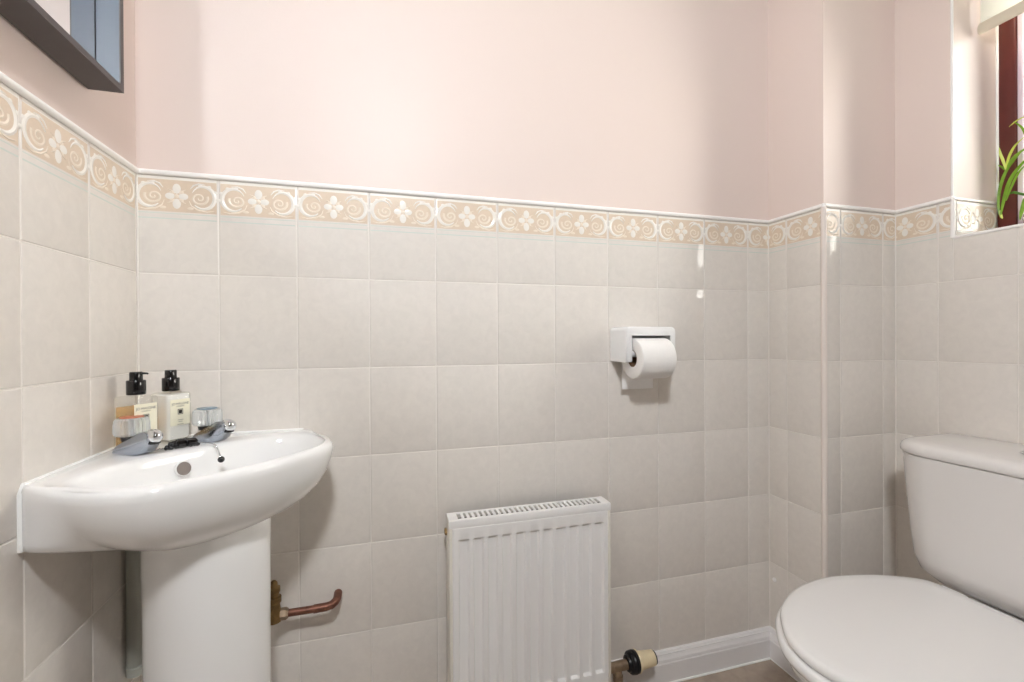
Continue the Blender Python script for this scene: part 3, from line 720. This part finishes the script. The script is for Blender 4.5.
# thermostatic valve at the radiator's right foot
vy, vz = 1.032, H - 0.8345
va = empty('radiator_valve', (0.58, vy, 0.03), 'radiator valve with worn nickel body, black collar and cream cap beside the skirting', 'valve')
bm = bmnew()
lathe(bm, (rx1 - 0.004, vy, vz + 0.004), (1, 0, 0), [(0, 0.0105), (0.010, 0.0105), (0.011, 0.0125), (0.020, 0.0125), (0.021, 0.0115), (0.060, 0.0125), (0.066, 0.0125)], 20)
lathe(bm, (rx1 + 0.032, vy, vz + 0.002), (0, 0, -1), [(0, 0.0105), (0.020, 0.0105), (0.021, 0.0128), (0.034, 0.0128), (0.035, 0.0080), (0.05, 0.0075), (0.10, 0.0075)], 20)
fix(bm); obj('valve_body', bm, 'nickel', va)
vt = Vector((0.93, -0.10, 0.20)).normalized()
vt = Vector((1, 0, 0))
bm = bmnew(); lathe(bm, (rx1 + 0.056, vy, vz + 0.006), vt, [(0, 0.013), (0.001, 0.0185), (0.006, 0.020), (0.0065, 0.0235), (0.010, 0.0265), (0.0108, 0.0245), (0.0125, 0.0265), (0.0175, 0.0275), (0.0185, 0.0255), (0.020, 0.0275), (0.027, 0.0265), (0.028, 0.02)], 32); fix(bm); obj('valve_collar', bm, 'blackcap', va)
bm = bmnew(); lathe(bm, (rx1 + 0.083, vy, vz + 0.006), vt, [(0, 0.020), (0.0005, 0.0265), (0.003, 0.0275), (0.005, 0.0265), (0.0055, 0.0222), (0.010, 0.0218), (0.044, 0.0188), (0.050, 0.0182)], 32); fix(bm); vc = obj('valve_cap', bm, 'creamcap', va)
bm = bmnew(); lathe(bm, (rx1 + 0.133, vy, vz + 0.006), vt, [(0, 0.0180), (0.0015, 0.0176), (0.002, 0.0165), (0.0045, 0.0160), (0.005, 0.013)], 32); fix(bm); obj('cap_ring', bm, 'dark', vc)

# ------------------------------------------------------------------ copper pipe with brass valve beside the pedestal
py, pz = D - 0.045, H - 0.5730
cp = empty('water_pipe', (-0.17, D, pz), 'short aged copper pipe with tarnished brass valve beside the pedestal', 'pipe')
bm = bmnew()
el = [(-0.140, py, pz), (-0.120, py, pz + 0.0005), (-0.110, py + 0.003, pz + 0.001), (-0.103, py + 0.011, pz + 0.003), (-0.100, py + 0.022, pz + 0.004), (-0.100, D - 0.001, pz + 0.004)]
tube(bm, [(-0.215, py, pz), (-0.145, py, pz)], 0.0076, 20); tube(bm, [(-0.145, py, pz)] + el, [0.0088] * 6 + [0.0088], 20)
fix(bm); obj('copper_pipe', bm, 'copper', cp)
bm = bmnew(); lathe(bm, (-0.209, py, pz), (1, 0, 0), [(0, 0.0095), (0.0005, 0.0122), (0.011, 0.0122), (0.0125, 0.0105), (0.015, 0.009)], 6); fix(bm); obj('compression_nut', bm, 'nickel', cp, smooth=False)
bm = bmnew()
tube(bm, [(-0.207, py, pz), (-0.216, py, pz + 0.001), (-0.228, py, pz + 0.002)], [0.0095, 0.012, 0.0165], 18)
lathe(bm, (-0.222, py, pz - 0.014), (0, 0, 1), [(0, 0.012), (0.002, 0.0155), (0.014, 0.016), (0.030, 0.0125), (0.040, 0.0115), (0.041, 0.0145), (0.052, 0.0145), (0.053, 0.0105), (0.062, 0.0105), (0.063, 0.0125), (0.072, 0.0125), (0.074, 0.008), (0.082, 0.0075), (0.086, 0.004)], 18)
tube(bm, [(-0.222, py, pz), (-0.300, py, pz)], 0.0076, 12)
fix(bm); obj('isolating_valve', bm, 'brass', cp)
bm = bmnew(); tube(bm, [(-0.245, 1.072, 0.30), (-0.245, 1.072, 0.31)], 0.001, 6); bm.free()
# plastic pipe in the corner behind the pedestal
bm = bmnew(); tube(bm, [(XL + 0.0145, 1.036, 0.318), (XL + 0.0145, 1.036, ZB - 0.105)], 0.0125, 20); fix(bm)
wp = tag(obj('waste_pipe', bm, 'pipe'), 'grey vertical pipe in the wall corner behind the basin pedestal', 'pipe')
bm = bmnew(); lathe(bm, (XL + 0.0165, 1.036, 0.304), (0, 0, 1), [(0, 0.0135), (0.001, 0.0155), (0.016, 0.0155), (0.017, 0.013)], 20); fix(bm); obj('pipe_end', bm, 'pipe', wp)
# white plug on the boxing tile
bm = bmnew(); lathe(bm, (XR, 1.073, H - 0.7125), (-1, 0, 0), [(0, 0.0062), (0.002, 0.0060), (0.0035, 0.004), (0.004, 0.0005)], 16); fix(bm)
tag(obj('wall_plug', bm, 'capping'), 'tiny white plug in the tiles above the skirting left of the toilet', 'plug')

# ------------------------------------------------------------------ toilet
TY = 0.585
toi = empty('toilet', (1.0, TY, 0), 'white close-coupled toilet with the lid down, below the window', 'toilet')
lidp = [(0.676, 0.0), (0.680, 0.030), (0.693, 0.062), (0.722, 0.100), (0.762, 0.138), (0.830, 0.174), (0.900, 0.191), (0.965, 0.193), (1.045, 0.176), (1.105, 0.150), (1.140, 0.126), (1.149, 0.105)]
half_l = [(p.x, p.y) for p in spline([Vector((a, b, 0)) for a, b in lidp], 6)]
outline = half_l + [(1.150, 0.05), (1.150, 0.0), (1.150, -0.05)] + [(x, -y) for x, y in half_l[:0:-1]]
cxl = 0.93
def lo(ins, z, sx=1.0):
    n = len(outline); out = []
    for i in range(n):
        x, y = outline[i]; a = outline[i - 1]; b = outline[(i + 1) % n]
        dx, dy = b[0] - a[0], b[1] - a[1]; l = math.hypot(dx, dy)
        nx, ny = dy / l, -dx / l
        # inward is towards the centre
        if nx * (cxl - x) + ny * (0 - y) < 0: nx, ny = -nx, -ny
        out.append((x + nx * ins, TY + y + ny * ins, z))
    return out
ZL = H - 0.528
def scl(r, s, z): return [(cxl + (x - cxl) * s, TY + (y - TY) * s, z) for x, y, _ in r]
base_r = lo(0, 0)
bm = bmnew()
loft(bm, [lo(0.010, ZL - 0.016), lo(0.001, ZL - 0.0155), lo(0, ZL - 0.012), lo(0.0008, ZL - 0.007), lo(0.004, ZL - 0.003), lo(0.010, ZL - 0.0008)] + [scl(lo(0.010, 0), s, ZL - 0.0008 + 0.0035 * (1 - s ** 2)) for s in (0.9, 0.75, 0.55, 0.35, 0.15)])
fix(bm); obj('lid', bm, 'seat', toi, angle=55)
bm = bmnew()
zs_ = ZL - 0.019
loft(bm, [lo(0.004, zs_ - 0.022), lo(-0.006, zs_ - 0.019), lo(-0.0085, zs_ - 0.012), lo(-0.006, zs_ - 0.004), lo(-0.001, zs_ - 0.0005), lo(0.008, zs_), lo(0.05, zs_ - 0.001), lo(0.055, zs_ - 0.008), lo(0.052, zs_ - 0.022), lo(0.004, zs_ - 0.022)], False, False)
fix(bm); obj('seat', bm, 'seat', toi, angle=55)
for yy in (-0.075, 0.075):
    bm = bmnew(); tube(bm, [(1.148, TY + yy - 0.02, ZL - 0.012), (1.148, TY + yy + 0.02, ZL - 0.012)], 0.009, 16); tube(bm, [(1.148, TY + yy, ZL - 0.05), (1.148, TY + yy, ZL - 0.012)], 0.008, 12); obj('hinge', bm, 'seat', toi)
# pan
def pan(sx, sy, z, xs_=0.0, back=0.0):
    out = []
    for x, y, _ in base_r:
        out.append((0.98 + (x - 0.98) * sx + xs_, TY + (y - TY) * sy, z))
    return out
zp = zs_ - 0.024
bm = bmnew()
loft(bm, [pan(0.62, 0.50, 0.001, 0.02), pan(0.64, 0.52, 0.01, 0.02), pan(0.60, 0.48, 0.05, 0.02), pan(0.58, 0.47, 0.14, 0.02), pan(0.66, 0.58, 0.22, 0.015), pan(0.80, 0.76, 0.29, 0.005), pan(0.92, 0.90, 0.335), pan(0.975, 0.965, zp - 0.018), pan(0.985, 0.975, zp - 0.005), pan(0.97, 0.96, zp), pan(0.80, 0.74, zp), pan(0.74, 0.66, zp - 0.05), pan(0.45, 0.40, zp - 0.16), pan(0.2, 0.2, zp - 0.2)])
fix(bm); obj('pan', bm, 'ceramic', toi, angle=60)
bm = bmnew(); box(bm, (1.12, TY - 0.105, 0.17), (X2 - 0.02, TY + 0.115, zp + 0.002), 0.03, 4); fix(bm); obj('cistern_shelf', bm, 'ceramic', toi)
# cistern: tapered tank with rounded corners
def rrect(xa, xb, hy_, z, r=0.03, n=14):
    r = min(r, (xb - xa) / 2 - 0.001); out = []
    for cx, cy, a0 in ((xb - 0.004, hy_ - 0.004, 0), (xa + r, hy_ - r, PI / 2), (xa + r, -hy_ + r, PI), (xb - 0.004, -hy_ + 0.004, 1.5 * PI)):
        rr = r if cx == xa + r else 0.004
        for k in range(n): a = a0 + PI / 2 * k / (n - 1); out.append((cx + rr * math.cos(a), TY + cy + rr * math.sin(a), z))
    return out
XB = X2 - 0.004; zt_ = H - 0.264
bm = bmnew()
loft(bm, [rrect(1.215, XB, 0.116, zt_ - 0.290, 0.03), rrect(1.190, XB, 0.158, zt_ - 0.283, 0.05), rrect(1.172, XB, 0.180, zt_ - 0.264, 0.06), rrect(1.164, XB, 0.192, zt_ - 0.235, 0.07), rrect(1.159, XB, 0.200, zt_ - 0.18, 0.08), rrect(1.154, XB, 0.208, zt_ - 0.09, 0.085), rrect(1.151, XB, 0.2145, zt_ - 0.004, 0.088), rrect(1.153, XB, 0.2125, zt_ - 0.0025, 0.088)])
fix(bm); obj('cistern_tank', bm, 'cistern', toi, angle=50)
bm = bmnew()
loft(bm, [rrect(1.160, XB, 0.206, zt_ - 0.004, 0.085), rrect(1.160, XB, 0.206, zt_ - 0.0010, 0.085), rrect(1.1485, XB, 0.2175, zt_ - 0.0005, 0.09), rrect(1.1475, XB, 0.2185, zt_ + 0.001, 0.09), rrect(1.1475, XB, 0.2185, zt_ + 0.010, 0.09), rrect(1.149, XB, 0.217, zt_ + 0.016, 0.09), rrect(1.154, XB, 0.213, zt_ + 0.021, 0.09), rrect(1.163, XB, 0.206, zt_ + 0.0245, 0.085), rrect(1.19, XB, 0.19, zt_ + 0.026, 0.08)])
fix(bm); cl = obj('cistern_lid', bm, 'cistern', toi, angle=50)
bm = bmnew(); lathe(bm, (1.26, TY, zt_ + 0.027), (0, 0, 1), [(0, 0.024), (0.003, 0.024), (0.004, 0.021), (0.0025, 0.0205), (0.0035, 0.001)], 28); fix(bm); obj('flush_button', bm, 'chrome', cl)

# ------------------------------------------------------------------ plant on the sill
plx, ply = 1.475, 0.668
pt_ = empty('potted_plant', (plx, ply, SILL), 'green leafy plant in a small glass jar on the window sill', 'plant')
bm = bmnew(); lathe(bm, (plx, ply, SILL + 0.0005), (0, 0, 1), [(0, 0.028), (0.003, 0.033), (0.03, 0.038), (0.055, 0.034), (0.066, 0.028), (0.072, 0.030), (0.071, 0.028), (0.064, 0.026), (0.055, 0.032), (0.03, 0.036), (0.005, 0.031), (0.004, 0.0005)], 36, caps=False); fix(bm); obj('glass_jar', bm, 'glass', pt_)
bm = bmnew(); lathe(bm, (plx, ply, SILL + 0.006), (0, 0, 1), [(0, 0.028), (0.024, 0.034), (0.03, 0.033)], 28); fix(bm); obj('soil', bm, 'soil', pt_)
def leaf(pts, wd, mi='leaf', name='leaf'):
    P = spline(pts, 6); n = len(P); bm = bmnew(); L, Rr, C, B = [], [], [], []
    for i, p in enumerate(P):
        d = (P[min(i + 1, n - 1)] - P[max(i - 1, 0)]).normalized()
        s = d.cross(Vector((-0.80, -0.45, 0.35))).normalized(); up = s.cross(d)
        t_ = i / (n - 1); ww = 0.58 * wd * (math.sin(PI * min(1, 0.06 + t_ * 0.94)) ** 0.7) * 0.5 + 0.0003
        L.append(bm.verts.new(p + s * ww + up * ww * 0.35)); Rr.append(bm.verts.new(p - s * ww + up * ww * 0.35)); C.append(bm.verts.new(p + up * 0.0004)); B.append(bm.verts.new(p - up * 0.0008))
    for i in range(n - 1):
        for a, b in ((L, C), (C, Rr), (Rr, B), (B, L)): bm.faces.new((a[i], a[i + 1], b[i + 1], b[i]))
    fix(bm); return obj(name, bm, mi, pt_)
def V(x, y, z): return Vector((x, y, H + z))
# main stalk from the jar leaning towards the far reveal
bm = bmnew(); tube(bm, [V(plx, ply, 0.27), V(1.478, 0.700, 0.335), V(1.480, 0.728, 0.352), V(1.482, 0.742, 0.352)], [0.0035, 0.0032, 0.003, 0.002], 10)
fix(bm); obj('stalk', bm, 'stem', pt_)
leaf([V(1.48, 0.7555, 0.305), V(1.48, 0.757, 0.335), V(1.48, 0.7535, 0.37), V(1.478, 0.742, 0.405), V(1.475, 0.722, 0.432), V(1.47, 0.700, 0.452)], 0.010)
leaf([V(1.48, 0.7525, 0.302), V(1.478, 0.744, 0.345), V(1.474, 0.730, 0.385), V(1.470, 0.706, 0.415), V(1.464, 0.680, 0.43)], 0.012)
leaf([V(1.478, 0.7405, 0.408), V(1.476, 0.745, 0.432), V(1.474, 0.7495, 0.452), V(1.474, 0.752, 0.470)], 0.009, 'leaf2')
leaf([V(1.478, 0.7405, 0.408), V(1.477, 0.747, 0.418), V(1.476, 0.755, 0.428)], 0.007)
leaf([V(1.478, 0.7405, 0.408), V(1.476, 0.736, 0.435), V(1.474, 0.724, 0.46), V(1.472, 0.705, 0.476)], 0.008, 'leaf2')
leaf([V(1.478, 0.7405, 0.408), V(1.472, 0.728, 0.428), V(1.468, 0.708, 0.442), V(1.462, 0.684, 0.445)], 0.012)
leaf([V(1.476, 0.7400, 0.335), V(1.472, 0.728, 0.365), V(1.468, 0.712, 0.395), V(1.462, 0.692, 0.410)], 0.007)
leaf([V(1.48, 0.754, 0.315), V(1.48, 0.7515, 0.300), V(1.48, 0.749, 0.293)], 0.008, 'leaf2')
leaf([V(1.474, 0.690, 0.31), V(1.476, 0.704, 0.33), V(1.476, 0.712, 0.30), V(1.476, 0.715, 0.28)], 0.012)
leaf([V(1.47, 0.660, 0.31), V(1.472, 0.69, 0.42), V(1.47, 0.705, 0.49), V(1.468, 0.722, 0.52)], 0.009)
leaf([V(1.468, 0.700, 0.522), V(1.470, 0.716, 0.520), V(1.472, 0.733, 0.512)], 0.006, 'leaf2')
leaf([V(1.47, 0.660, 0.31), V(1.45, 0.62, 0.40), V(1.44, 0.60, 0.47)], 0.012)
leaf([V(1.47, 0.660, 0.31), V(1.48, 0.61, 0.36), V(1.49, 0.57, 0.38)], 0.012)
leaf([V(1.47, 0.660, 0.31), V(1.46, 0.66, 0.40), V(1.45, 0.665, 0.50)], 0.012)
